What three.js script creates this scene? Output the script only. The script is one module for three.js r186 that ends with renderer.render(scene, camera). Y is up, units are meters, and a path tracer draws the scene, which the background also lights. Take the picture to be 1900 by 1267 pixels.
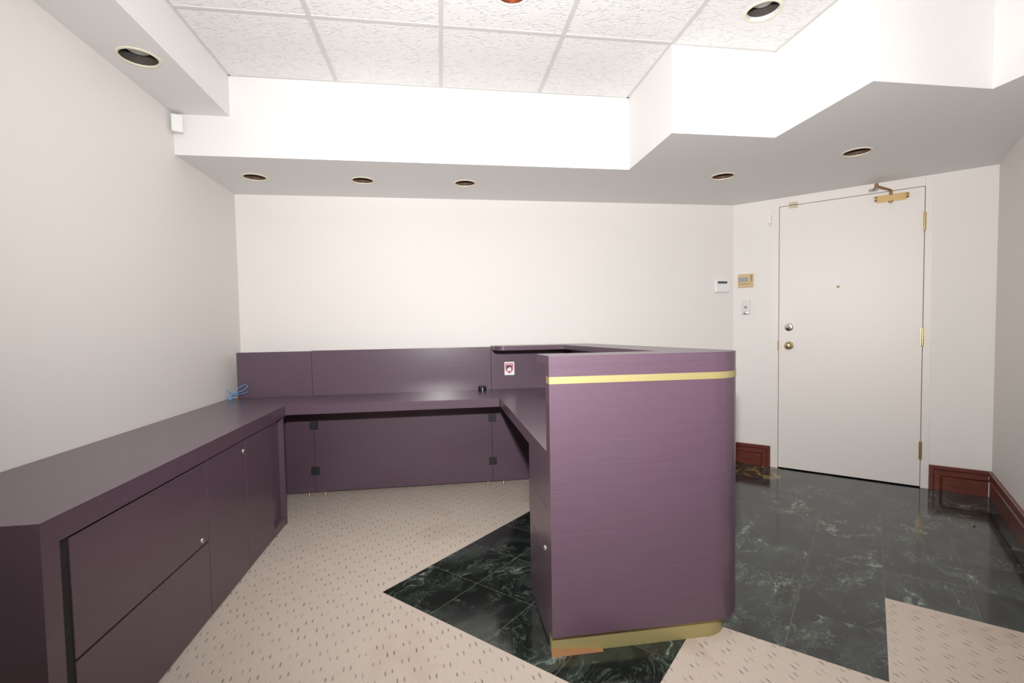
import * as THREE from 'three';
import { RoundedBoxGeometry } from 'three/addons/geometries/RoundedBoxGeometry.js';
import { ImprovedNoise } from 'three/addons/math/ImprovedNoise.js';

// ------------------------------------------------------------------ camera, light, exposure
const scene = new THREE.Scene();
scene.background = new THREE.Color(0x000000);
const IMG_W = 1900, IMG_H = 1267, FOCAL = 895.86;
const camera = new THREE.PerspectiveCamera(2 * Math.atan(IMG_H / 2 / FOCAL) * 180 / Math.PI, IMG_W / IMG_H, 0.02, 60);
{
  const yaw = 8.3566 * Math.PI / 180, pitch = -2.4402 * Math.PI / 180, roll = -0.9609 * Math.PI / 180;
  const f = new THREE.Vector3(Math.sin(yaw) * Math.cos(pitch), Math.sin(pitch), -Math.cos(yaw) * Math.cos(pitch));
  const r0 = new THREE.Vector3(Math.cos(yaw), 0, Math.sin(yaw));
  const u0 = new THREE.Vector3().crossVectors(r0, f);
  const r = r0.clone().multiplyScalar(Math.cos(roll)).addScaledVector(u0, Math.sin(roll));
  const u = u0.clone().multiplyScalar(Math.cos(roll)).addScaledVector(r0, -Math.sin(roll));
  const m = new THREE.Matrix4().makeBasis(r, u, f.clone().negate());
  camera.quaternion.setFromRotationMatrix(m);
  camera.position.set(1.4692, 1.18, 3.8322);
}
camera.setViewOffset(IMG_W, IMG_H, 0, -15.7, IMG_W, IMG_H);      // shifted lens
scene.add(camera);

const renderer = new THREE.WebGLRenderer({ antialias: true });
renderer.toneMapping = THREE.LinearToneMapping;
renderer.toneMappingExposure = 0.388;
renderer.shadowMap.enabled = true;

// photographer's flash on a stand behind the camera (its shadow on the modesty panel gives its place)
const FLASH_P = 0.72, FLASH_I = 100, FLASH_A = 70, AIM_UP = 9 * Math.PI / 180, AIM_YAW = 15 * Math.PI / 180;
const FLASH_Z = 3.86;
const FLASH = new THREE.Vector3(1.45, 0.672 + 0.265 * (FLASH_Z - 0.69), FLASH_Z);
const FLASH_AIM = new THREE.Vector3(Math.sin(AIM_YAW) * Math.cos(AIM_UP), Math.sin(AIM_UP), -Math.cos(AIM_YAW) * Math.cos(AIM_UP)).add(FLASH);
const flash = new THREE.SpotLight(new THREE.Color(1.0, 0.985, 0.97), FLASH_I, 0, FLASH_A * Math.PI / 180, FLASH_P, 2);
flash.position.copy(FLASH); flash.target.position.copy(FLASH_AIM);
flash.castShadow = true; flash.shadow.mapSize.set(2048, 2048); flash.shadow.radius = 2; flash.shadow.bias = -0.0005;
scene.add(flash, flash.target);

// ------------------------------------------------------------------ measures (metres)
const S2 = Math.SQRT1_2;
const H1 = 2.201, H2 = 2.656, H3 = 2.428;          // low soffit, tiled ceiling, side soffit
const WX = 3.9565, DD = 1.1393;                     // back wall width, diagonal door wall step
const WALL_SUM = WX + 2 * DD;                       // x + z along the diagonal side wall
const ROOM_Z = 4.6, SIDE_X = 3.64, SIDE_Z = WALL_SUM - SIDE_X;
const REAR_Z = 11, REAR_X0 = -2.6, REAR_X1 = 6.2;    // open office behind the camera
const HK = 0.731;                                   // worktop height
const PZ = 0.21;                                    // face of the desk's back panels

// ------------------------------------------------------------------ helpers
let seed = 7;
const rnd = () => { seed = (seed * 1664525 + 1013904223) >>> 0; return seed / 4294967296; };
const noise = new ImprovedNoise();
const fbm = (x, y, z, o = 4) => { let a = 0.5, s = 0, f = 1; for (let i = 0; i < o; i++) { s += a * noise.noise(x * f, y * f, z + i * 7.3); a *= 0.5; f *= 2.03; } return s; };
const lin = (r, g, b) => new THREE.Color().setRGB(r, g, b);
const clamp = (v, a = 0, b = 1) => Math.min(b, Math.max(a, v));
const smooth = (a, b, v) => { const t = clamp((v - a) / (b - a)); return t * t * (3 - 2 * t); };
const toS = v => { v = clamp(v); return 255 * (v <= 0.0031308 ? 12.92 * v : 1.055 * Math.pow(v, 1 / 2.4) - 0.055); };

const used = {};
function numbered(n) { const k = used[n] = (used[n] ?? -1) + 1; return k ? `${n}_${String(k).padStart(3, '0')}` : n; }
function thing(name, label, category, group, parent = scene) {
  const o = new THREE.Group(); o.name = numbered(name); parent.add(o);
  o.userData = { label, category }; if (group) o.userData.group = group;
  return o;
}
function structure(name) { const o = new THREE.Group(); o.name = name; o.userData = { kind: 'structure' }; scene.add(o); return o; }
function part(name, g, m, parent, label) {
  const o = new THREE.Mesh(g, m); o.name = name; o.castShadow = o.receiveShadow = true;
  if (label) o.userData.label = label;
  parent.add(o); return o;
}
// uv in metres, projected along the axis each face looks to
function metreUV(g, k = 1, ox = 0, oy = 0) {
  if (g.index) g = g.toNonIndexed();
  const p = g.attributes.position, n = p.count, uv = new Float32Array(n * 2);
  const a = new THREE.Vector3(), b = new THREE.Vector3(), c = new THREE.Vector3(), e = new THREE.Vector3(), f = new THREE.Vector3();
  for (let i = 0; i < n; i += 3) {
    a.fromBufferAttribute(p, i); b.fromBufferAttribute(p, i + 1); c.fromBufferAttribute(p, i + 2);
    e.subVectors(b, a); f.subVectors(c, a); e.cross(f);
    const x = Math.abs(e.x), y = Math.abs(e.y), z = Math.abs(e.z);
    [a, b, c].forEach((q, j) => {
      let s, t;
      if (y >= x && y >= z) { s = q.x; t = q.z; } else if (x >= z) { s = q.z; t = q.y; } else { s = q.x; t = q.y; }
      uv[(i + j) * 2] = s * k + ox; uv[(i + j) * 2 + 1] = t * k + oy;
    });
  }
  g.setAttribute('uv', new THREE.BufferAttribute(uv, 2));
  return g;
}
function bx(x0, x1, y0, y1, z0, z1, r = 0) {
  const w = x1 - x0, h = y1 - y0, d = z1 - z0;
  let g = r ? new RoundedBoxGeometry(w, h, d, 2, Math.min(r, w / 2.01, h / 2.01, d / 2.01)) : new THREE.BoxGeometry(w, h, d);
  g.translate((x0 + x1) / 2, (y0 + y1) / 2, (z0 + z1) / 2);
  return metreUV(g);
}
// solid of a floor-plan outline [[x, z], ...], between two heights
function prism(outline, y0, y1, holes = []) {
  const sh = new THREE.Shape(outline.map(([x, z]) => new THREE.Vector2(x, z)));
  for (const h of holes) { const p = new THREE.Path(); p.absarc(h[0], h[1], h[2], 0, Math.PI * 2, true); sh.holes.push(p); }
  const g = new THREE.ExtrudeGeometry(sh, { depth: y1 - y0, bevelEnabled: false, curveSegments: 40 });
  g.rotateX(Math.PI / 2); g.translate(0, y1, 0);
  return metreUV(g);
}
function cyl(r, h, axis = 'y', seg = 28, r2 = r) {
  const g = new THREE.CylinderGeometry(r2, r, h, seg);
  if (axis === 'z') g.rotateX(Math.PI / 2);
  if (axis === 'x') g.rotateZ(-Math.PI / 2);
  return g;
}
function lathe(pts, seg = 48) { return new THREE.LatheGeometry(pts.map(([r, y]) => new THREE.Vector2(r, y)), seg); }
function tube(pts, r, seg = 48) { return new THREE.TubeGeometry(new THREE.CatmullRomCurve3(pts.map(p => new THREE.Vector3(...p))), seg, r, 8); }
function clip(poly, nx, nz, d) {                    // keep nx*x + nz*z <= d
  const out = [];
  for (let i = 0; i < poly.length; i++) {
    const a = poly[i], b = poly[(i + 1) % poly.length];
    const da = nx * a[0] + nz * a[1] - d, db = nx * b[0] + nz * b[1] - d;
    if (da <= 0) out.push(a);
    if ((da < 0 && db > 0) || (da > 0 && db < 0)) { const t = da / (da - db); out.push([a[0] + t * (b[0] - a[0]), a[1] + t * (b[1] - a[1])]); }
  }
  return out;
}
function dataTexture(w, h, fill, color = true, repeat = [1, 1]) {
  const d = new Uint8Array(w * h * 4), c = [0, 0, 0];
  for (let j = 0; j < h; j++) for (let i = 0; i < w; i++) {
    fill(i / w, j / h, c, i, j);
    const k = (j * w + i) * 4;
    d[k] = c[0]; d[k + 1] = c[1]; d[k + 2] = c[2]; d[k + 3] = 255;
  }
  const t = new THREE.DataTexture(d, w, h);
  t.wrapS = t.wrapT = THREE.RepeatWrapping; t.magFilter = THREE.LinearFilter; t.minFilter = THREE.LinearMipmapLinearFilter; t.generateMipmaps = true;
  if (color) t.colorSpace = THREE.SRGBColorSpace;
  t.repeat.set(...repeat); t.needsUpdate = true;
  return t;
}

// ------------------------------------------------------------------ textures
const laminateMap = dataTexture(1024, 1024, (u, v, c) => {              // 1 m of stained veneer, grain along u
  const g = fbm(u * 6, v * 170, 1.5, 3) * 0.30 + fbm(u * 24, v * 400, 4.5, 2) * 0.20 + fbm(u * 3, v * 5, 9.1, 3) * 0.10;
  const w = 1 + g * 0.55;
  const hue = fbm(u * 2.5 + 4, v * 3.5, 3.3, 2) * 0.22;
  c[0] = toS(0.5 * w * (1 + hue * 0.25)); c[1] = toS(0.5 * w * (1 - hue * 0.2)); c[2] = toS(0.5 * w * (1 - hue * 0.1));
});
const marbleMap = dataTexture(1536, 1536, (u, v, c) => {                // 1.8 m of dark green veined marble
  const x = u * 1.8, y = v * 1.8;
  const wx = fbm(x * 3, y * 3, 0.4, 4) * 0.22, wy = fbm(x * 3 + 9, y * 3, 2.4, 4) * 0.22;
  const X = x + wx, Y = y + wy;
  const cloud = fbm(X * 4, Y * 9, 5.2, 5) + 0.5;
  const r1 = 1 - Math.abs(fbm(X * 1.6, Y * 6.5, 11.7, 5)) * 2.6;
  const r2 = 1 - Math.abs(fbm(X * 7 + 3, Y * 21, 17.1, 5)) * 2.4;
  const r3 = 1 - Math.abs(fbm(X * 16 + 7, Y * 16, 27.1, 4)) * 2.4;
  const gate = smooth(0.46, 0.74, fbm(x * 2.6 + 5, y * 4.2, 21.4, 3) + 0.5);
  const gate2 = smooth(0.42, 0.78, fbm(x * 4 + 15, y * 6, 31.4, 3) + 0.5);
  const grit = 0.35 + 0.65 * smooth(0.35, 0.65, fbm(x * 60, y * 60, 51.4, 2) + 0.5);
  const vein = (Math.pow(clamp(r1), 26) * gate * 0.9 + Math.pow(clamp(r2), 16) * gate2 * 0.45 + Math.pow(clamp(r3), 18) * gate * 0.3) * grit;
  const speck = smooth(0.60, 0.82, fbm(X * 45, Y * 60, 41.4, 3) + 0.5) * gate2 * 0.22;
  const patch = smooth(0.42, 0.8, cloud) * 1.0;
  const a = clamp(vein + speck);
  c[0] = toS(0.013 + 0.018 * patch + a * 0.27); c[1] = toS(0.016 + 0.026 * patch + a * 0.33); c[2] = toS(0.0145 + 0.021 * patch + a * 0.28);
});
const marbleGoldMap = dataTexture(512, 512, (u, v, c) => {              // 0.9 m of the same stone with ochre veins
  const x = u * 0.9, y = v * 0.9;
  const X = x + fbm(x * 4, y * 4, 0.9, 4) * 0.2, Y = y + fbm(x * 4 + 5, y * 4, 3.9, 4) * 0.2;
  const a = Math.pow(clamp(1 - Math.abs(fbm(X * 5, Y * 14, 13.7, 5)) * 2.2), 5) * smooth(0.40, 0.62, fbm(x * 5, y * 9, 23.1, 3) + 0.5);
  const b = Math.pow(clamp(1 - Math.abs(fbm(X * 9, Y * 22, 33.7, 5)) * 2.2), 10) * 0.5;
  c[0] = toS(0.02 + a * 0.30 + b * 0.16); c[1] = toS(0.019 + a * 0.22 + b * 0.17); c[2] = toS(0.015 + a * 0.06 + b * 0.13);
});
const dashes = [];                                                        // carpet: pairs of short dark dashes, 2.4 m repeat
const CARPET = 2.4;
{
  const nx = 24, nz = 48;
  for (let j = 0; j < nz; j++) for (let i = 0; i < nx; i++) {
    const x = (i + (j % 2) * 0.5 + 0.12 * (rnd() - 0.5)) * CARPET / nx, z = (j + 0.25 * (rnd() - 0.5)) * CARPET / nz;
    for (const s of [0, 1]) dashes.push([x + s * 0.023, z - s * 0.006 + 0.004 * (rnd() - 0.5), 0.021 + 0.011 * rnd(), 0.4 + 0.6 * rnd()]);
  }
}
const CN = 2048;
const dashMask = new Float32Array(CN * CN);
for (const [x, z, l, s] of dashes) {
  const k = CN / CARPET, n = Math.round(l * k);
  for (let a = 0; a < n; a++) for (let b = -3; b <= 3; b++) {
    const px = ((Math.round(x * k + b + (a / n) * 2.5) % CN) + CN) % CN, pz = ((Math.round(z * k + a) % CN) + CN) % CN;
    const q = s * (1 - Math.abs(b) / 3.2) * Math.sin(Math.PI * (a + 0.5) / n) ** 0.5;
    dashMask[pz * CN + px] = Math.max(dashMask[pz * CN + px], q);
  }
}
const carpetMap = dataTexture(CN, CN, (u, v, c, i, j) => {
  const f = 1 + 0.10 * (rnd() - 0.5) + 0.10 * fbm(u * 320, v * 320, 2.2, 2) + 0.05 * fbm(u * 9, v * 9, 7.7, 3);
  const stain = smooth(0.62, 0.80, fbm(u * 5 + 3.1, v * 5 + 1.2, 12.2, 4) + 0.5) * 0.10;
  const m = dashMask[j * CN + i] * 0.9;
  c[0] = toS(0.655 * f * (1 - m) * (1 - stain * 0.7)); c[1] = toS(0.56 * f * (1 - m) * (1 - stain)); c[2] = toS(0.48 * f * (1 - m * 0.97) * (1 - stain * 1.3));
});
const pileBump = dataTexture(512, 512, (u, v, c) => { const q = 128 + 90 * fbm(u * 90, v * 90, 3.1, 2) + 50 * (rnd() - 0.5); c[0] = c[1] = c[2] = clamp(q, 0, 255); }, false);
const tileBump = dataTexture(1024, 1024, (u, v, c) => {                  // fissured mineral tile, 0.61 m
  const w = fbm(u * 9, v * 9, 2.5, 2) * 1.2;
  const f = fbm(u * 26 + w, v * 60 + w, 6.5, 4), p = fbm(u * 130, v * 130, 9.5, 2);
  const q = 190 - 150 * smooth(0.10, 0.30, f) - 70 * smooth(0.22, 0.4, p) + 40 * p;
  c[0] = c[1] = c[2] = clamp(q, 0, 255);
}, false);
const tileMap = dataTexture(1024, 1024, (u, v, c) => {
  const w = fbm(u * 9, v * 9, 2.5, 2) * 1.2;
  const f = fbm(u * 26 + w, v * 60 + w, 6.5, 4), p = fbm(u * 130, v * 130, 9.5, 2);
  const q = 0.86 * (1 - 0.05 * smooth(0.14, 0.32, f) - 0.16 * smooth(0.30, 0.42, p));
  c[0] = toS(q); c[1] = toS(q * 0.99); c[2] = toS(q * 0.985);
});
const wallBump = dataTexture(512, 512, (u, v, c) => { const q = 128 + 110 * fbm(u * 30, v * 30, 1.1, 4); c[0] = c[1] = c[2] = clamp(q, 0, 255); }, false);
const woodMap = dataTexture(512, 512, (u, v, c) => {
  const g = fbm(u * 5, v * 60, 3.5, 4) * 0.9; const w = 1 + g;
  c[0] = toS(0.135 * w); c[1] = toS(0.032 * w); c[2] = toS(0.022 * w);
}, true, [1.5, 1.5]);
function rep(t, k) { const c = t.clone(); c.repeat.set(k, k); c.needsUpdate = true; return c; }

// ------------------------------------------------------------------ materials
const mat = (o) => new THREE.MeshStandardMaterial(o);
const M = {
  wall: mat({ color: lin(0.80, 0.77, 0.74), roughness: 0.62, bumpMap: wallBump, bumpScale: 0.0006 }),
  soffit: mat({ color: lin(0.785, 0.77, 0.76), roughness: 0.6, bumpMap: wallBump, bumpScale: 0.0005 }),
  doorPaint: mat({ color: lin(0.80, 0.755, 0.72), roughness: 0.45 }),
  tile: mat({ color: 0xffffff, map: tileMap, roughness: 0.95, bumpMap: tileBump, bumpScale: 0.0035 }),
  grid: mat({ color: lin(0.64, 0.63, 0.60), roughness: 0.5 }),
  purple: new THREE.MeshPhysicalMaterial({ color: lin(0.178, 0.096, 0.150), map: laminateMap, roughness: 0.6, clearcoat: 0.7, clearcoatRoughness: 0.22 }),
  core: mat({ color: lin(0.012, 0.011, 0.012), roughness: 0.7 }),
  black: mat({ color: lin(0.010, 0.010, 0.010), roughness: 0.55 }),
  brassStrip: mat({ color: lin(0.42, 0.355, 0.16), metalness: 0.4, roughness: 0.45 }),
  brass: mat({ color: lin(0.55, 0.44, 0.24), metalness: 0.85, roughness: 0.3 }),
  bronze: mat({ color: lin(0.34, 0.19, 0.09), metalness: 0.7, roughness: 0.4 }),
  closerGold: mat({ color: lin(0.43, 0.29, 0.13), metalness: 0.55, roughness: 0.42 }),
  chrome: mat({ color: lin(0.75, 0.73, 0.70), metalness: 1, roughness: 0.16 }),
  carpet: mat({ color: 0xffffff, map: rep(carpetMap, 1 / CARPET), roughness: 1, bumpMap: rep(pileBump, 4), bumpScale: 0.003 }),
  marble: new THREE.MeshPhysicalMaterial({ color: 0xffffff, map: marbleMap, roughness: 0.12, ior: 1.5 }),
  marbleGold: new THREE.MeshPhysicalMaterial({ color: 0xffffff, map: marbleGoldMap, roughness: 0.12, ior: 1.5 }),
  grout: mat({ color: lin(0.20, 0.20, 0.16), roughness: 0.9 }),
  concrete: mat({ color: lin(0.3, 0.3, 0.3), roughness: 0.9 }),
  wood: mat({ color: 0xffffff, map: woodMap, roughness: 0.32 }),
  shimWood: mat({ color: lin(0.42, 0.20, 0.09), roughness: 0.7 }),
  white: mat({ color: lin(0.82, 0.82, 0.81), roughness: 0.4 }),
  cream: mat({ color: lin(0.80, 0.76, 0.60), roughness: 0.4 }),
  beige: mat({ color: lin(0.62, 0.46, 0.24), roughness: 0.45 }),
  tan: mat({ color: lin(0.62, 0.52, 0.38), roughness: 0.5 }),
  greyGlass: mat({ color: lin(0.36, 0.35, 0.36), roughness: 0.25 }),
  lcd: mat({ color: lin(0.09, 0.10, 0.10), roughness: 0.25 }),
  steel: mat({ color: lin(0.72, 0.71, 0.70), metalness: 0.8, roughness: 0.28 }),
  baffle: mat({ color: lin(0.085, 0.075, 0.068), roughness: 0.35 }),
  baffleBrown: mat({ color: lin(0.14, 0.085, 0.065), roughness: 0.35 }),
  copper: mat({ color: lin(0.62, 0.30, 0.17), metalness: 0.9, roughness: 0.3 }),
  bulb: mat({ color: lin(0.55, 0.54, 0.51), roughness: 0.4 }),
  blueCable: mat({ color: lin(0.10, 0.33, 0.66), roughness: 0.35 }),
};

// ------------------------------------------------------------------ room shell
const T = 0.12, TOPY = H2 + 0.25;
const wallLeft = structure('wall_left');   part('plaster', bx(-T, 0, -0.15, TOPY, -T, ROOM_Z), M.wall, wallLeft);
const wallBack = structure('wall_back');   part('plaster', bx(0, WX + 0.05, -0.15, TOPY, -T, 0), M.wall, wallBack);
const wallSide = structure('wall_side');   part('plaster', bx(SIDE_X, SIDE_X + T, -0.15, TOPY, SIDE_Z + 0.03, ROOM_Z), M.wall, wallSide);
const wallRear = structure('wall_rear');   // the open office behind the camera
part('plaster', bx(REAR_X0, REAR_X1, -0.15, TOPY, REAR_Z, REAR_Z + T), M.wall, wallRear);
part('plaster', bx(REAR_X0 - T, REAR_X0, -0.15, TOPY, ROOM_Z - T, REAR_Z + T), M.wall, wallRear);
part('plaster', bx(REAR_X1, REAR_X1 + T, -0.15, TOPY, ROOM_Z - T, REAR_Z + T), M.wall, wallRear);
part('plaster', bx(REAR_X0, -T, -0.15, TOPY, ROOM_Z - T, ROOM_Z), M.wall, wallRear);
part('plaster', bx(SIDE_X + T, REAR_X1, -0.15, TOPY, ROOM_Z - T, ROOM_Z), M.wall, wallRear);
// door wall: local x along the wall, z into the room
const DOOR0 = 0.290, DOOR1 = 1.290, DOORTOP = 2.186, DLEN = DD * Math.SQRT2;
const onDoorWall = (o) => { o.position.set(WX, 0, 0); o.rotation.y = -Math.PI / 4; return o; };
const onSideWall = (o) => { o.position.set(WX + DD, 0, DD); o.rotation.y = -3 * Math.PI / 4; return o; };
const wallDoor = onDoorWall(structure('wall_door'));
part('plaster', bx(0, DOOR0, -0.15, TOPY, -T, 0), M.wall, wallDoor);
part('plaster', bx(DOOR1, DLEN, -0.15, TOPY, -T, 0), M.wall, wallDoor);
part('plaster', bx(DOOR0, DOOR1, DOORTOP, TOPY, -T, 0), M.wall, wallDoor);
const wallRight = onSideWall(structure('wall_right'));
part('plaster', bx(-T, (SIDE_Z - DD) * Math.SQRT2, -0.15, TOPY, -T, 0), M.wall, wallRight);

// floor: carpet and marble tiles laid at 45 degrees
const U0 = -0.315, V0 = 1.984, TU = 0.3045, TV = 0.3045;
const uv2 = (u, v) => [(u + v) * S2, (v - u) * S2];
const VW = WALL_SUM * S2, UW = WX * S2;
const floor = structure('floor');
part('subfloor', prism([[0, 0], [WX, 0], [WX + DD, DD], [SIDE_X, SIDE_Z], [SIDE_X, ROOM_Z], [0, ROOM_Z]], -0.15, -0.012), M.concrete, floor);
const carpetOutline = [[0, 0], uv2(V0, V0), uv2(U0, V0), uv2(U0, V0 + 4 * TV), uv2(U0 + 2 * TU, V0 + 4 * TV), uv2(U0 + 2 * TU, V0 + 6 * TV), uv2(U0 + 4 * TU, V0 + 6 * TV), uv2(U0 + 4 * TU, VW), [SIDE_X, SIDE_Z], [SIDE_X, ROOM_Z], [0, ROOM_Z]];
part('rear_carpet', bx(REAR_X0, REAR_X1, -0.15, 0, ROOM_Z, REAR_Z), M.carpet, floor);
part('carpet', prism(carpetOutline, -0.012, 0), M.carpet, floor, 'beige carpet with short dark dashes');
{
  const grout = [uv2(V0, V0), uv2(UW, UW), uv2(UW, VW), uv2(U0 + 4 * TU, VW), uv2(U0 + 4 * TU, V0 + 6 * TV), uv2(U0 + 2 * TU, V0 + 6 * TV), uv2(U0 + 2 * TU, V0 + 4 * TV), uv2(U0, V0 + 4 * TV), uv2(U0, V0)];
  part('grout', prism(grout, -0.012, -0.0003), M.grout, floor);
  const J = 0.0009;
  for (let j = 0; j < 8; j++) for (let i = 0; i < 11; i++) {
    if (j >= 4 && i < 2) continue;
    if (j >= 6 && i < 4) continue;
    const u0 = U0 + i * TU + J, u1 = U0 + (i + 1) * TU - J, v0 = V0 + j * TV + J, v1 = V0 + (j + 1) * TV - J;
    let p = [[u0, v0], [u1, v0], [u1, v1], [u0, v1]].map(q => uv2(...q));
    p = clip(p, 0, -1, -0.001); if (p.length < 3) continue;
    p = clip(p, S2, -S2, UW - 0.001); if (p.length < 3) continue;
    p = clip(p, S2, S2, VW - 0.001); if (p.length < 3) continue;
    const g = prism(p, -0.010, 0);
    const q = g.attributes.uv, c = uv2((u0 + u1) / 2, (v0 + v1) / 2), turn = Math.floor(rnd() * 2) * Math.PI + Math.PI / 4 + (rnd() - 0.5) * 0.2, ox = rnd(), oy = rnd();
    for (let k = 0; k < q.count; k++) {
      const a = q.getX(k) - c[0], b = q.getY(k) - c[1];
      q.setXY(k, (a * Math.cos(turn) - b * Math.sin(turn)) / 1.8 + ox, (a * Math.sin(turn) + b * Math.cos(turn)) / 1.8 + oy);
    }
    part('marble_tile', g, j === 3 && i >= 9 || j === 2 && i === 9 ? M.marbleGold : M.marble, floor);
  }
}

// low soffit over the back and the entrance, with the stepped edge of the raised tray
const soffitLights = [[0.291, 0.425], [0.972, 0.418], [1.661, 0.418], [3.401, 0.733], [3.947, 1.241]];
const HOLE = 0.070;
const XB = 2.7005, XD = 3.2993, XF = 3.8955, ZA = 0.8012, ZC = 1.3905, ZE = 1.9964, XL = 0.2997;
const soffit = structure('ceiling_soffit');
const soffitHoles = soffitLights.map(([x, z]) => [x, z, HOLE]);
const soffitOutline = [[0, 0], [WX, 0], [WX + DD, DD], [XF, WALL_SUM - XF], [XF, ZE], [XD, ZE], [XD, ZC], [XB, ZC], [XB, ZA], [0, ZA]];
part('drywall', prism(soffitOutline, H1, H2 + 0.03, soffitHoles), M.soffit, soffit);
const sideSoffit = structure('ceiling_bulkhead');
part('drywall', prism([[0, ZA], [XL, ZA], [XL, ROOM_Z], [0, ROOM_Z]], H3, H2 + 0.03, [[0.156, 1.392, HOLE + 0.004]]), M.soffit, sideSoffit);

// tiled ceiling
const ceiling = structure('ceiling');
part('slab', prism([[0, 0], [WX, 0], [WX + DD, DD], [SIDE_X, SIDE_Z], [SIDE_X, ROOM_Z], [0, ROOM_Z]], H2 + 0.18, H2 + 0.25), M.concrete, ceiling);
part('rear_ceiling', bx(REAR_X0, REAR_X1, H2 + 0.005, H2 + 0.25, ROOM_Z, REAR_Z), M.tile, ceiling);
const trayLights = [[1.815, 1.665], [3.008, 1.690]];
{
  const gx = [XL, 0.894, 1.5036, 2.1132, XB, XD, XF, 4.5], gz = [ZA];
  for (let z = 1.398; z < ROOM_Z + 0.5; z += 0.6096) gz.push(Math.min(z, ROOM_Z));
  gz[2] = ZE; 
  const bar = 0.011;
  const bars = [];
  const right = z => z < ZC ? XB : z < ZE - 0.001 ? XD : XF;
  for (let j = 0; j + 1 < gz.length; j++) for (let i = 0; i + 1 < gx.length; i++) {
    const z0 = gz[j], z1 = gz[j + 1]; if (z1 - z0 < 0.02) continue;
    if (gx[i + 1] > right((z0 + z1) / 2) + 0.02) continue;
    let p = [[gx[i] + 0.004, z0 + 0.004], [gx[i + 1] - 0.004, z0 + 0.004], [gx[i + 1] - 0.004, z1 - 0.004], [gx[i] + 0.004, z1 - 0.004]];
    p = clip(p, S2, S2, VW); if (p.length < 3) continue;
    p = clip(p, 1, 0, z0 > SIDE_Z - 0.4 ? SIDE_X : 9); if (p.length < 3) continue;
    const holes = trayLights.filter(([x, z]) => x > gx[i] && x < gx[i + 1] && z > z0 && z < z1).map(([x, z]) => [x, z, HOLE]);
    const g = prism(p, H2 + 0.004, H2 + 0.02, holes), q = g.attributes.uv, a = rnd() > 0.5 ? 1 : -1, ox = rnd(), oy = rnd();
    for (let k = 0; k < q.count; k++) q.setXY(k, a * q.getX(k) / 0.61 + ox, a * q.getY(k) / 0.61 + oy);
    part('ceiling_tile', g, M.tile, ceiling);
  }
  // suspended bars between the tiles
  const barZ = (x, z0, z1) => part('ceiling_bar', bx(x - bar, x + bar, H2, H2 + 0.006, z0, z1), M.grid, ceiling);
  const barX = (z, x0, x1) => part('ceiling_bar', bx(x0, x1, H2 + 0.0004, H2 + 0.0064, z - bar, z + bar), M.grid, ceiling);
  for (const x of gx.slice(1, 4)) barZ(x, ZA, ROOM_Z);
  barZ(XB, ZC, ROOM_Z); barZ(XD, ZE, ROOM_Z);
  for (let j = 1; j < gz.length - 1; j++) { const xr = Math.min(right(gz[j] - 0.02), WALL_SUM - gz[j], gz[j] > SIDE_Z ? SIDE_X : 9); barX(gz[j], XL, xr); }
  // thin wall angle around the tray
  const edge = (x0, x1, z0, z1) => part('wall_angle', bx(x0, x1, H2 - 0.0005, H2 + 0.004, z0, z1), M.grid, ceiling);
  edge(XL, XB, ZA, ZA + 0.014); edge(XL, XL + 0.014, ZA, ROOM_Z); edge(XB - 0.014, XB, ZA, ZC); edge(XB, XD, ZC, ZC + 0.014); edge(XD - 0.014, XD, ZC, ZE); edge(XD, XF, ZE, ZE + 0.014);
}

// ------------------------------------------------------------------ recessed downlights, all off
function downlight(label, x, y, z, inside, ringMat, R = 0.079, bulbAt = 0.088) {
  const t = thing('recessed_downlight', label, 'downlight', 'recessed downlights');
  t.position.set(x, y, z);
  const r = R * 0.845;
  part('trim_ring', lathe([[r, 0.004], [r, -0.001], [r + 0.002, -0.004], [R - 0.004, -0.0045], [R, -0.002], [R, 0.0005]]), ringMat, t, 'thin cream trim ring');
  const k = inside === M.copper ? 0.9 : 1;
  part('baffle', lathe([[r - 0.0005, 0.002], [r * 0.99, 0.012], [r * 0.985 * k, 0.05], [r * 0.97 * k, 0.115], [0.0005, 0.116]]), inside, t, inside === M.copper ? 'copper coloured reflector' : 'dark inner baffle');
  part('bulb', lathe([[0.0005, bulbAt], [0.02, bulbAt + 0.0005], [0.042, bulbAt + 0.004], [0.050, bulbAt + 0.010], [0.046, 0.112], [0.0005, 0.113]]), M.bulb, t, 'unlit pale bulb face');
}
const dl = 'switched-off round downlight with dark baffle in the ';
downlight(dl + 'low soffit, next to the corner', soffitLights[0][0], H1, soffitLights[0][1], M.baffleBrown, M.cream);
downlight(dl + 'low soffit over the widest back panel', soffitLights[1][0], H1, soffitLights[1][1], M.baffleBrown, M.cream);
downlight(dl + 'low soffit above the counter corner', soffitLights[2][0], H1, soffitLights[2][1], M.baffleBrown, M.cream);
downlight(dl + 'soffit before the alarm keypad', soffitLights[3][0], H1, soffitLights[3][1], M.baffleBrown, M.cream, 0.081);
downlight(dl + 'soffit before the door closer', soffitLights[4][0], H1, soffitLights[4][1], M.baffleBrown, M.cream, 0.081);
downlight('round downlight with pale bulb in the bulkhead along the plain wall', 0.156, H3, 1.392, M.baffle, M.cream, 0.086, 0.026);
downlight('copper lined round downlight in a textured ceiling tile', trayLights[0][0], H2 + 0.004, trayLights[0][1], M.copper, M.white, 0.083);
downlight('black lined round downlight in the stepped corner ceiling tile', trayLights[1][0], H2 + 0.004, trayLights[1][1], M.baffle, M.cream, 0.084, 0.036);

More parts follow.
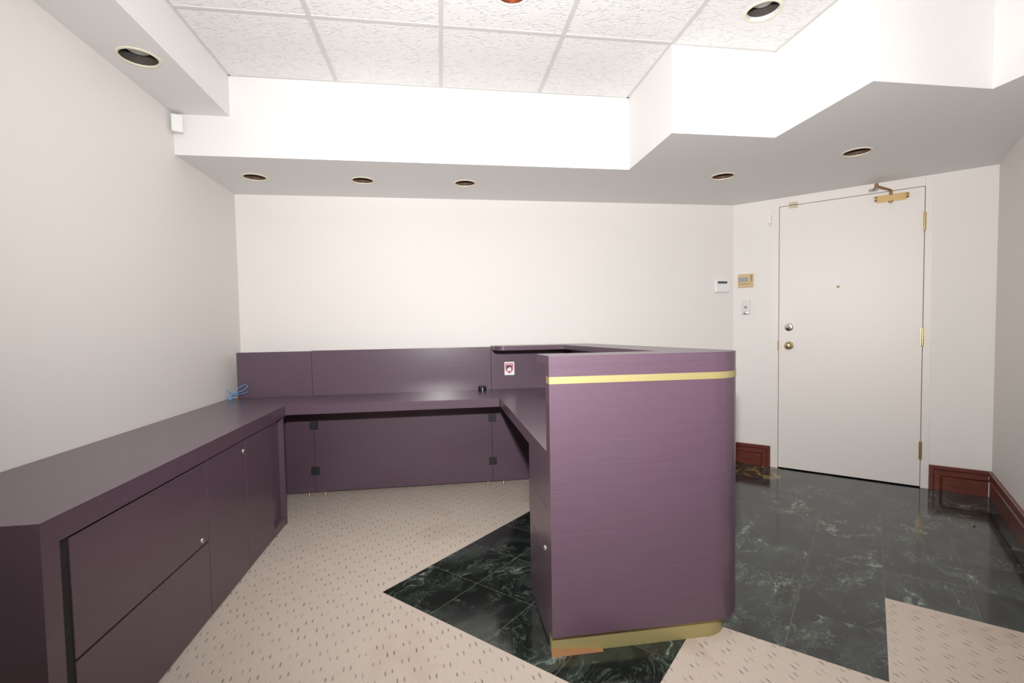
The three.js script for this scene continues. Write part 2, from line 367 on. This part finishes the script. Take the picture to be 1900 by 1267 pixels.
// ------------------------------------------------------------------ door
const frame = onDoorWall(structure('trim_1'));
const G0 = 0.3475, G1 = 1.2425, GT = 2.128;
part('jamb', bx(DOOR0, G0 - 0.003, 0, DOORTOP, -0.11, 0.006, 0.002), M.doorPaint, frame);
part('jamb', bx(G1 + 0.003, DOOR1, 0, DOORTOP, -0.11, 0.006, 0.002), M.doorPaint, frame);
part('head', bx(G0 - 0.003, G1 + 0.003, GT + 0.003, DOORTOP, -0.11, 0.006, 0.002), M.doorPaint, frame);
part('door_stop', bx(G0 - 0.003, G1 + 0.003, 0, DOORTOP, -0.118, -0.052), M.black, frame);
part('strike_plate', bx(0.338, 0.3475, 0.974, 1.052, 0.003, 0.009, 0.001), M.bronze, frame, 'brown metal latch plate');
const door = onDoorWall(structure('door_1'));
door.userData.label = 'flush white entrance door with brass hinges and gold closer';
part('door_slab', bx(G0, G1, 0.009, GT, -0.042, 0.002, 0.0015), M.doorPaint, door);
{
  const knob = part('door_knob', lathe([[0.0005, 0.062], [0.014, 0.061], [0.024, 0.055], [0.029, 0.046], [0.028, 0.037], [0.018, 0.027], [0.012, 0.022], [0.012, 0.010]]).rotateX(Math.PI / 2), M.brass, door, 'round brass knob');
  knob.position.set(0.420, 1.012, 0);
  part('rose', lathe([[0.012, 0.011], [0.026, 0.010], [0.032, 0.006], [0.033, 0.002]]).rotateX(Math.PI / 2), M.brass, knob);
  const bolt = part('deadbolt', lathe([[0.0005, 0.016], [0.024, 0.015], [0.031, 0.010], [0.033, 0.002]]).rotateX(Math.PI / 2), M.chrome, door, 'round chrome deadbolt');
  bolt.position.set(0.419, 1.160, 0);
  const turn = part('thumb_turn', new RoundedBoxGeometry(0.042, 0.012, 0.016, 2, 0.004), M.chrome, bolt);
  turn.position.z = 0.022; turn.rotation.z = 0.3;
  const peep = part('peephole', lathe([[0.0005, 0.003], [0.005, 0.004], [0.0085, 0.005], [0.0095, 0.002]]).rotateX(Math.PI / 2), M.bronze, door, 'small dark peephole');
  peep.position.set(0.745, 1.464, 0);
  for (const y of [1.886, 1.080, 0.270]) {
    const h = new THREE.Group(); h.name = 'hinge'; h.position.set(G1 + 0.001, y, 0.008); door.add(h);
    for (let k = 0; k < 5; k++) { const b = part('knuckle', cyl(0.0075, 0.0235), M.brass, h); b.position.y = -0.05 + 0.025 * k; }
    for (const s of [-1, 1]) { const b = part('pin_tip', new THREE.SphereGeometry(0.006, 16, 10), M.brass, h); b.position.y = s * 0.064; }
    part('leaf', bx(-0.010, 0.010, -0.062, 0.062, -0.006, -0.002), M.brass, h);
  }
  // closer: body on the slab, double arm to the head
  const c = new THREE.Group(); c.name = 'door_closer'; c.userData.label = 'gold door closer with bent bronze arm'; door.add(c); c.position.set(1.058, 2.080, 0.002);
  const bodyShape = new THREE.Shape(); bodyShape.moveTo(0, -0.024); bodyShape.lineTo(0.018, -0.024); bodyShape.lineTo(0.036, -0.010); bodyShape.lineTo(0.036, 0.020); bodyShape.lineTo(0.030, 0.026); bodyShape.lineTo(0, 0.026); bodyShape.closePath();
  const ext = (s, l) => new THREE.ExtrudeGeometry(s, { depth: l, bevelEnabled: true, bevelSize: 0.0015, bevelThickness: 0.0015, bevelSegments: 2 }).translate(0, 0, -l / 2).rotateY(-Math.PI / 2);
  part('closer_body', ext(bodyShape, 0.165).rotateY(Math.PI), M.closerGold, c);
  for (const s of [-1, 1]) { const e = part('end_cap', cyl(0.019, 0.016, 'x', 20, 0.017), M.closerGold, c); e.position.set(s * 0.090, 0.002, 0.019); }
  const nut = part('pinion_cap', lathe([[0.0005, -0.012], [0.009, -0.011], [0.013, -0.006], [0.013, 0.004]]), M.closerGold, c); nut.position.set(-0.004, -0.026, 0.020);
  part('spindle', cyl(0.010, 0.03).translate(-0.004, 0.036, 0.018), M.bronze, c);
  // arm end points in closer space
  const P = new THREE.Vector3(-0.004, 0.052, 0.018), E = new THREE.Vector3(-0.088, 0.068, 0.150), F = new THREE.Vector3(-0.105, 0.072, 0.010);
  const armBar = (a, b, w, h) => { const l = a.distanceTo(b); const g = new RoundedBoxGeometry(w, h, l, 2, 0.003); g.translate(0, 0, l / 2); g.applyQuaternion(new THREE.Quaternion().setFromUnitVectors(new THREE.Vector3(0, 0, 1), b.clone().sub(a).normalize())); g.translate(a.x, a.y, a.z); return g; };
  part('main_arm', armBar(P, E, 0.019, 0.008), M.bronze, c);
  part('forearm', armBar(E.clone().setY(E.y + 0.008), F, 0.014, 0.007), M.bronze, c);
  part('elbow', cyl(0.011, 0.024).translate(E.x, E.y + 0.004, E.z), M.bronze, c);
  part('shoe', bx(F.x - 0.028, F.x + 0.028, F.y - 0.010, F.y + 0.010, 0.004, 0.016, 0.002), M.greyGlass, c);
}

// ------------------------------------------------------------------ mahogany baseboards
function baseboard(x0, x1, e0, e1, H = 0.176) {       // e0/e1: the moulding returns down at that end
  const prof = m => {
    if (m < 0.004) return 0.010 + 0.008 * m / 0.004;
    if (m < 0.022) return 0.018;
    if (m < 0.030) return 0.018 - 0.006 * smooth(0.022, 0.030, m);
    if (m < 0.056) return 0.012;
    if (m < 0.062) return 0.012 + 0.006 * smooth(0.056, 0.062, m);
    if (m < 0.074) return 0.018 - 0.008 * smooth(0.062, 0.074, m);
    return 0.010;
  };
  const marks = [0, 0.004, 0.013, 0.022, 0.026, 0.030, 0.043, 0.056, 0.059, 0.062, 0.065, 0.068, 0.071, 0.074, 0.09];
  const ys = [...marks.map(m => H - m), 0.05, 0.001];
  let xs = [];
  if (e0) xs.push(...marks.map(m => x0 + m)); else xs.push(x0);
  const inner = e1 ? marks.map(m => x1 - m).reverse() : [x1];
  xs.push(...inner);
  xs = [...new Set(xs)].sort((a, b) => a - b);
  const pos = [], idx = [], nx = xs.length, ny = ys.length;
  for (let j = 0; j < ny; j++) for (let i = 0; i < nx; i++) {
    let m = H - ys[j]; if (e0) m = Math.min(m, xs[i] - x0); if (e1) m = Math.min(m, x1 - xs[i]);
    pos.push(xs[i], ys[j], prof(m));
  }
  for (let j = 0; j + 1 < ny; j++) for (let i = 0; i + 1 < nx; i++) { const a = j * nx + i, b = a + 1, c = a + nx, d = c + 1; idx.push(a, c, b, b, c, d); }
  const base = pos.length / 3;                         // closing skirt to the wall
  const rim = []; for (let i = 0; i < nx; i++) rim.push(i); for (let j = 1; j < ny; j++) rim.push(j * nx + nx - 1); for (let i = nx - 2; i >= 0; i--) rim.push((ny - 1) * nx + i); for (let j = ny - 2; j >= 1; j--) rim.push(j * nx);
  rim.forEach(k => pos.push(pos[k * 3], pos[k * 3 + 1], 0));
  rim.forEach((k, q) => { const n = (q + 1) % rim.length; idx.push(k, rim[n], base + n, k, base + n, base + q); });
  let g = new THREE.BufferGeometry(); g.setAttribute('position', new THREE.Float32BufferAttribute(pos, 3)); g.setIndex(idx);
  g = g.toNonIndexed(); g.computeVertexNormals();
  return metreUV(g);
}
part('moulding', baseboard(0.014, 0.2905, false, true), M.wood, onDoorWall(structure('baseboard_door')));
part('moulding', baseboard(1.2915, DLEN - 0.016, true, false), M.wood, onDoorWall(structure('baseboard_corner')));
part('moulding', baseboard(0.0, (SIDE_Z - DD) * Math.SQRT2 - 0.02, false, false), M.wood, onSideWall(structure('baseboard_right')));
{ const b = structure('baseboard_side'); b.position.set(SIDE_X, 0, SIDE_Z); b.rotation.y = -Math.PI / 2; part('moulding', baseboard(0.01, ROOM_Z - SIDE_Z, false, false), M.wood, b); }
part('moulding', baseboard(2.62, WX - 0.008, false, false), M.wood, structure('baseboard_back'));

// ------------------------------------------------------------------ reception desk
const R1 = 0.0015;
const P = M.purple;
// credenza along the plain wall
{
  const t = thing('credenza_worktop', 'long purple laminate worktop and end panel against the plain side wall', 'worktop');
  part('top', bx(0.002, 0.503, 0.664, HK, 0.235, 2.477), P, t);
  part('end_panel', bx(0.002, 0.503, 0.001, HK, 2.477, 2.534), P, t);
  part('filler_panel', bx(0.455, 0.470, 0.05, 0.662, 0.722, 0.918), P, t);
  part('filler_rail', bx(0.455, 0.497, 0.001, 0.05, 0.722, 0.920, R1), P, t);
  part('upright', bx(0.05, 0.500, 0.001, 0.6638, 0.700, 0.7215, R1), P, t);
}
const lock = (parent, x, y, z, dir = 1) => {
  const l = part('lock', lathe([[0.0005, 0.007], [0.006, 0.0068], [0.0095, 0.005], [0.011, 0.001], [0.011, -0.002]]).rotateZ(-dir * Math.PI / 2), M.chrome, parent, 'chrome lock cylinder');
  l.position.set(x, y, z); return l;
};
{
  const t = thing('lateral_file_cabinet', 'purple two-drawer lateral file cabinet under the long worktop', 'file cabinet');
  part('body', bx(0.03, 0.476, 0.004, 0.656, 1.698, 2.425), M.core, t);
  part('side_channel', bx(0.40, 0.494, 0.004, 0.658, 2.438, 2.468), M.core, t, 'black channel beside the drawers');
  const a = part('drawer', bx(0.477, 0.497, 0.327, 0.655, 1.6965, 2.437, R1), P, t);
  lock(a, 0.497, 0.349, 1.755);
  part('drawer', bx(0.477, 0.497, 0.010, 0.320, 1.6965, 2.437, R1), P, t);
}
{
  const t = thing('storage_cupboard', 'purple two-door storage cupboard under the long worktop', 'cupboard');
  part('body', bx(0.03, 0.476, 0.004, 0.656, 0.925, 1.690), M.core, t);
  const a = part('door', bx(0.477, 0.497, 0.008, 0.656, 1.2895, 1.6925, R1), P, t);
  lock(a, 0.497, 0.605, 1.318);
  part('door', bx(0.477, 0.497, 0.008, 0.656, 0.924, 1.2870, R1), P, t);
}
{
  const t = thing('back_worktop', 'purple worktop bridging the kneehole below the back panels', 'worktop');
  part('top', bx(0.5033, 1.842, 0.672, HK - 0.001, PZ + 0.003, 0.690, R1), P, t);
  part('cable_slot', bx(0.602, 0.655, HK - 0.0015, HK + 0.0006, 0.268, 0.284, 0.0008), M.black, t, 'black cable slot');
}
{
  const t = thing('return_worktop', 'purple worktop running behind the reception counter front', 'worktop');
  part('top', bx(1.8435, 2.438, 0.675, HK, PZ + 0.003, 2.1565, R1), P, t);
}
// back panels, bolted side by side
function backPanel(label, x0, x1, top) {
  const t = thing('desk_back_panel', label, 'desk panel', 'desk back panels');
  part('board', bx(x0 + 0.0008, x1 - 0.0008, 0.028, top, PZ - 0.04, PZ, R1), P, t);
  return t;
}
const bp1 = backPanel('narrow purple back panel beside the blue cable', 0.048, 0.550, 1.048);
const bp2 = backPanel('widest purple back panel, between the cable and the sticker', 0.550, 1.839, 1.051);
const bp3 = backPanel('purple back panel carrying the red and white sticker', 1.839, 2.440, 1.028);
for (const [x, seam] of [[0.552, 'narrow and widest back panels'], [1.8405, 'widest and stickered back panels']]) for (const [y, w] of [[0.513, 'upper'], [0.183, 'lower']]) {
  const t = thing('joint_plate', `${w} black square joint plate between ${seam}`, 'joint plate', 'black joint plates');
  t.position.set(x, y, PZ);
  part('plate', bx(-0.029, 0.029, -0.029, 0.029, 0.0004, 0.006, 0.002), M.black, t);
  for (const s of [-1, 1]) { const k = part('screw', lathe([[0.0005, 0.002], [0.004, 0.0012], [0.005, 0]], 14).rotateX(Math.PI / 2), M.black, t); k.position.set(s * 0.016, 0, 0.006); }
}
for (const [t, xs] of [[bp1, [0.50]], [bp2, [0.615, 1.80]], [bp3, [1.92]]]) for (const x of xs) { const g = part('glide', lathe([[0.0005, 0], [0.011, 0.0005], [0.012, 0.006], [0.005, 0.01], [0.004, 0.032]], 20), M.brass, t, 'small brass levelling glide'); g.position.set(x, 0.0005, PZ - 0.012); }
// drawer pedestal
{
  const t = thing('drawer_pedestal', 'purple three-drawer pedestal behind the counter end panel', 'drawer unit');
  part('body', bx(1.859, 2.40, 0.004, 0.672, 1.741, 2.140), P, t);
  part('drawer', bx(1.845, 1.860, 0.513, 0.673, 1.7405, 2.141, R1), P, t);
  const a = part('drawer', bx(1.845, 1.860, 0.334, 0.5095, 1.7405, 2.141, R1), P, t);
  part('drawer', bx(1.845, 1.860, 0.010, 0.3305, 1.7405, 2.141, R1), P, t);
  lock(a, 1.845, 0.346, 2.062, -1);
}
// counter: tall curved front with brass stripe, raised ledge and brass plinth
{
  const t = thing('reception_counter', 'tall purple reception counter with rounded corner and brass stripe', 'counter');
  const XR = 2.604, ZF = 2.212, XW = 1.834, CR = 0.157;
  const arc = (cx, cz, r, a0, a1, n = 18) => { const o = []; for (let i = 0; i <= n; i++) { const a = a0 + (a1 - a0) * i / n; o.push([cx + r * Math.cos(a), cz + r * Math.sin(a)]); } return o; };
  const shell = (off, th, zBack) => {                  // outline of a wall following the counter's outside
    const outer = [[XW, ZF + off], ...arc(XR - CR, ZF - CR, CR + off, Math.PI / 2, 0), [XR + off, zBack]];
    const inner = [[XR + off - th, zBack], ...arc(XR - CR, ZF - CR, CR + off - th, 0, Math.PI / 2), [XW, ZF + off - th]];
    return [...outer, ...inner];
  };
  const lean = g => { const p = g.attributes.position; for (let i = 0; i < p.count; i++) if (p.getY(i) > 1.02) p.setY(i, p.getY(i) + (p.getZ(i) - ZF) * 0.0126); g.computeVertexNormals(); return g; };
  const smoothN = g => { // round corner shades smoothly: normals from the outline
    const p = g.attributes.position, n = g.attributes.normal;
    for (let i = 0; i < p.count; i++) if (Math.abs(n.getY(i)) < 0.5) {
      const dx = p.getX(i) - (XR - CR), dz = p.getZ(i) - (ZF - CR);
      if (dx > 1e-4 && dz > 1e-4 && Math.hypot(n.getX(i), n.getZ(i)) > 0.5) { const s = Math.sign(n.getX(i) * dx + n.getZ(i) * dz), l = Math.hypot(dx, dz); n.setXYZ(i, s * dx / l, 0, s * dz / l); }
    }
    return g;
  };
  part('front_panel', smoothN(prism(shell(0, 0.055, 0.14), 0.090, 0.989)), P, t);
  part('brass_stripe', smoothN(prism(shell(0.0012, 0.05, 0.14), 0.989, 1.0135)), M.brassStrip, t, 'brass stripe below the top');
  part('upper_band', smoothN(lean(prism(shell(0, 0.055, 0.14), 1.0135, 1.0555))), P, t);
  const ledge = [[XW, ZF], ...arc(XR - CR, ZF - CR, CR, Math.PI / 2, 0), [XR, 0.14], [1.842, 0.14], ...arc(1.842 + 0.06, 0.50 - 0.06, 0.06, Math.PI, Math.PI / 2, 8), [2.33, 0.50], [2.33, 2.0], [XW, 2.0]];
  part('ledge', smoothN(lean(prism(ledge, 1.0557, 1.086))), P, t);
  part('inner_panel', bx(2.441, 2.460, 0.03, 1.030, 0.175, 2.155), P, t);
  const q = [[1.840, 2.168], ...arc(2.447, 2.055, 0.113, Math.PI / 2, 0), [2.56, 0.2], [2.535, 0.2], ...arc(2.447, 2.055, 0.088, 0, Math.PI / 2), [1.840, 2.143]];
  part('plinth', prism(q, 0.0005, 0.0902), M.brassStrip, t, 'brass clad recessed plinth');
  const w = new THREE.BufferGeometry();
  const X0 = 1.838, X1 = 2.03, Y = 0.022, A = 2.169, B = 2.184;
  w.setAttribute('position', new THREE.Float32BufferAttribute([X0, 0.0005, A, X0, 0.0005, B, X0, Y, B, X0, Y, A, X1, 0.0005, A, X1, 0.0005, B, X1, 0.004, B, X1, 0.004, A], 3));
  w.setIndex([0, 1, 2, 0, 2, 3, 4, 6, 5, 4, 7, 6, 1, 5, 6, 1, 6, 2, 0, 3, 7, 0, 7, 4, 3, 2, 6, 3, 6, 7, 0, 4, 5, 0, 5, 1]);
  const wg = w.toNonIndexed(); wg.computeVertexNormals();
  part('shim', metreUV(wg), M.shimWood, t, 'bare wooden shim under the plinth');
}

// ------------------------------------------------------------------ small things on the desk
{
  const cv = document.createElement('canvas'); cv.width = 192; cv.height = 256; const c = cv.getContext('2d');
  c.fillStyle = '#f2eeee'; c.fillRect(0, 0, 192, 256);
  c.fillStyle = '#8f2f45'; c.beginPath(); c.moveTo(18, 26); c.lineTo(166, 26); c.lineTo(166, 150); c.lineTo(150, 176); c.lineTo(94, 226); c.lineTo(36, 176); c.lineTo(18, 150); c.closePath(); c.fill();
  c.fillStyle = '#c4566b'; c.beginPath(); c.moveTo(26, 34); c.lineTo(158, 34); c.lineTo(158, 148); c.lineTo(94, 214); c.lineTo(28, 148); c.closePath(); c.fill();
  c.fillStyle = '#eab9c4'; c.fillRect(30, 38, 122, 20);
  c.fillStyle = '#3a1a1d'; c.beginPath(); c.arc(92, 112, 48, Math.PI, 0); c.lineTo(140, 140); c.lineTo(44, 140); c.closePath(); c.fill();
  c.fillStyle = '#f3e6e2'; c.beginPath(); c.moveTo(52, 138); c.lineTo(84, 108); c.lineTo(118, 100); c.lineTo(128, 128); c.lineTo(132, 176); c.lineTo(52, 178); c.closePath(); c.fill();
  c.fillStyle = '#d4476d'; c.beginPath(); c.moveTo(66, 186); c.lineTo(120, 186); c.lineTo(94, 210); c.closePath(); c.fill();
  c.fillStyle = '#b9b2b2'; c.fillRect(44, 236, 96, 4);
  const tx = new THREE.CanvasTexture(cv); tx.colorSpace = THREE.SRGBColorSpace;
  const t = thing('warning_sticker', 'small white sticker printed with a red shield on the back panel', 'sticker');
  t.position.set(1.979, 0.884, PZ + 0.0004);
  const plain = mat({ color: lin(0.8, 0.78, 0.78), roughness: 0.4 }), face = mat({ map: tx, roughness: 0.4 });
  const g = new THREE.BoxGeometry(0.075, 0.100, 0.0006);
  part('card', g, [plain, plain, plain, plain, face, plain], t);
}
{
  const t = thing('cable_grommet_cap', 'black round cable cap standing on the desk by the back panels', 'cable cap');
  t.position.set(1.765, HK - 0.001, 0.262);
  part('cap', lathe([[0.0005, 0.031], [0.026, 0.031], [0.030, 0.028], [0.0305, 0.012], [0.027, 0.010], [0.027, 0.0005], [0.0005, 0.0005]]), M.black, t);
  part('white_tab', bx(-0.0022, 0.0022, 0.0008, 0.018, 0.026, 0.0315), M.white, t, 'thin white tab');
}
{
  const t = thing('network_cable', 'loose blue network cable curling up behind the desk corner', 'cable');
  part('jacket', tube([[0.030, HK + 0.002, 0.29], [0.036, 0.748, 0.288], [0.048, 0.772, 0.275], [0.080, 0.808, 0.262], [0.118, 0.826, 0.258], [0.134, 0.812, 0.266], [0.112, 0.790, 0.276], [0.074, 0.778, 0.285], [0.040, 0.776, 0.29], [0.020, 0.792, 0.292], [0.008, 0.800, 0.29]], 0.0028, 90), M.blueCable, t);
  part('jacket', tube([[0.036, HK + 0.002, 0.297], [0.030, 0.750, 0.296], [0.036, 0.764, 0.29], [0.070, 0.764, 0.28], [0.110, 0.768, 0.272], [0.134, 0.778, 0.268]], 0.0028, 60), M.blueCable, t);
  part('sleeve', cyl(0.011, 0.026).translate(0.033, HK + 0.0135, 0.292), M.blueCable, t);
}
// ------------------------------------------------------------------ things on the walls
{
  const t = thing('alarm_keypad', 'white alarm keypad with narrow dark display beside the corner', 'keypad');
  t.position.set(3.842, 1.517, 0);
  part('case', new RoundedBoxGeometry(0.136, 0.110, 0.026, 4, 0.010).translate(0, 0, 0.0132), M.white, t);
  part('flap', new RoundedBoxGeometry(0.122, 0.062, 0.006, 3, 0.0028).translate(0, -0.018, 0.028), M.white, t);
  part('display', bx(-0.045, 0.042, 0.020, 0.040, 0.0255, 0.0275, 0.0008), M.lcd, t, 'dark narrow display');
}
{
  const t = onDoorWall(thing('thermostat', 'beige wall thermostat with grey window above the access reader', 'thermostat'));
  part('back_plate', bx(0.040, 0.157, 1.500, 1.612, 0.0005, 0.014, 0.005), M.beige, t);
  part('cover', bx(0.042, 0.140, 1.528, 1.606, 0.014, 0.034, 0.006), M.beige, t);
  part('window', bx(0.048, 0.122, 1.545, 1.584, 0.0335, 0.0355, 0.001), M.greyGlass, t, 'grey window');
  part('lever', bx(0.142, 0.150, 1.55, 1.60, 0.014, 0.022, 0.002), M.bronze, t);
}
{
  const t = onDoorWall(thing('access_reader', 'small silver access plate with grey button below the thermostat', 'access reader'));
  const sh = new THREE.Shape(); sh.moveTo(0.070, 1.276); sh.lineTo(0.133, 1.276); sh.lineTo(0.133, 1.392); sh.lineTo(0.070, 1.392); sh.lineTo(0.073, 1.34); sh.closePath();
  part('plate', new THREE.ExtrudeGeometry(sh, { depth: 0.010, bevelEnabled: true, bevelSize: 0.002, bevelThickness: 0.004, bevelSegments: 3 }).translate(0, 0, 0.0045), M.steel, t);
  part('button', bx(0.089, 0.114, 1.322, 1.343, 0.018, 0.0215, 0.002), M.greyGlass, t, 'grey square button');
  part('lower_lip', lathe([[0.0005, 0.004], [0.018, 0.003], [0.022, 0]], 24).scale(1, 1, 0.6).rotateX(Math.PI / 2).translate(0.1015, 1.287, 0.0185), M.steel, t);
}
{
  const t = onDoorWall(thing('door_sensor', 'small white plastic door sensor on the wall at the frame', 'sensor'));
  part('case', bx(0.264, 0.288, 1.988, 2.074, 0.0005, 0.020, 0.006), M.white, t);
  part('lens', lathe([[0.0005, 0.003], [0.004, 0.002], [0.005, 0]], 16).rotateX(Math.PI / 2).translate(0.278, 2.004, 0.0195), M.chrome, t);
  part('wire', tube([[0.278, 2.075, 0.006], [0.284, 2.090, 0.009], [0.310, 2.102, 0.010], [0.343, 2.106, 0.009]], 0.0016, 24), M.cream, t);
}
{
  const t = onDoorWall(thing('magnetic_contact', 'tan magnetic contact pair bridging door top and frame', 'sensor'));
  part('magnet', bx(0.415, 0.473, 2.108, 2.126, 0.0025, 0.015, 0.002), M.tan, t);
  part('switch', bx(0.415, 0.473, 2.132, 2.152, 0.0065, 0.020, 0.002), M.tan, t);
}
{
  const t = thing('motion_detector', 'white motion detector box where soffit and plain wall meet', 'motion detector');
  t.position.set(0.036, 2.362, ZA + 0.034); t.rotation.y = 0.45;
  part('case', new RoundedBoxGeometry(0.058, 0.096, 0.040, 4, 0.008), M.white, t);
  part('lens_window', new RoundedBoxGeometry(0.044, 0.050, 0.006, 3, 0.0028).translate(0, -0.014, 0.0195), M.white, t);
  part('bracket', bx(-0.016, 0.016, -0.02, 0.02, -0.034, -0.019, 0.002), M.white, t);
}
{
  const t = thing('floor_crumb', 'tiny dark crumb lying on the marble by the wooden baseboard', 'debris');
  const p = uv2(2.11, 4.24);
  t.position.set(p[0], 0, p[1]);
  const g = new THREE.IcosahedronGeometry(0.008, 1); g.scale(1, 0.6, 0.8); g.translate(0, 0.0045, 0);
  part('lump', g, M.bronze, t);
}
// ------------------------------------------------------------------ the photographer's flash on its stand
{
  const t = thing('flash_stand', 'black light stand with a small lit flash head behind the camera', 'light stand');
  t.position.set(FLASH.x, 0, FLASH.z + 0.15);
  part('pole', cyl(0.011, 0.98).translate(0, 0.79, -0.09), M.black, t);
  for (let k = 0; k < 3; k++) { const a = k * 2.094 + 0.5; const l = tube([[0, 0.52, -0.09], [0.16 * Math.sin(a), 0.27, 0.16 * Math.cos(a) - 0.09], [0.33 * Math.sin(a), 0.009, 0.33 * Math.cos(a) - 0.09]], 0.008, 12); part('leg', l, M.black, t); }
  const h = part('flash_body', bx(-0.036, 0.036, 1.28, 1.42, -0.12, -0.06, 0.008), M.black, t);
  const head = new THREE.Group(); head.name = 'flash_head'; t.add(head);
  head.position.set(FLASH.x - t.position.x, FLASH.y, FLASH.z - t.position.z);
  head.quaternion.setFromUnitVectors(new THREE.Vector3(0, 0, 1), FLASH_AIM.clone().sub(FLASH).normalize());
  part('housing', bx(-0.040, 0.040, -0.03, 0.03, -0.115, -0.012, 0.006), M.black, head);
  const f = part('diffuser', bx(-0.037, 0.037, -0.026, 0.026, -0.0115, -0.008, 0.001), mat({ color: 0xffffff, emissive: 0xffffff, emissiveIntensity: 4, roughness: 0.6 }), head, 'glowing white diffuser');
  f.castShadow = false;
}
renderer.render(scene, camera);
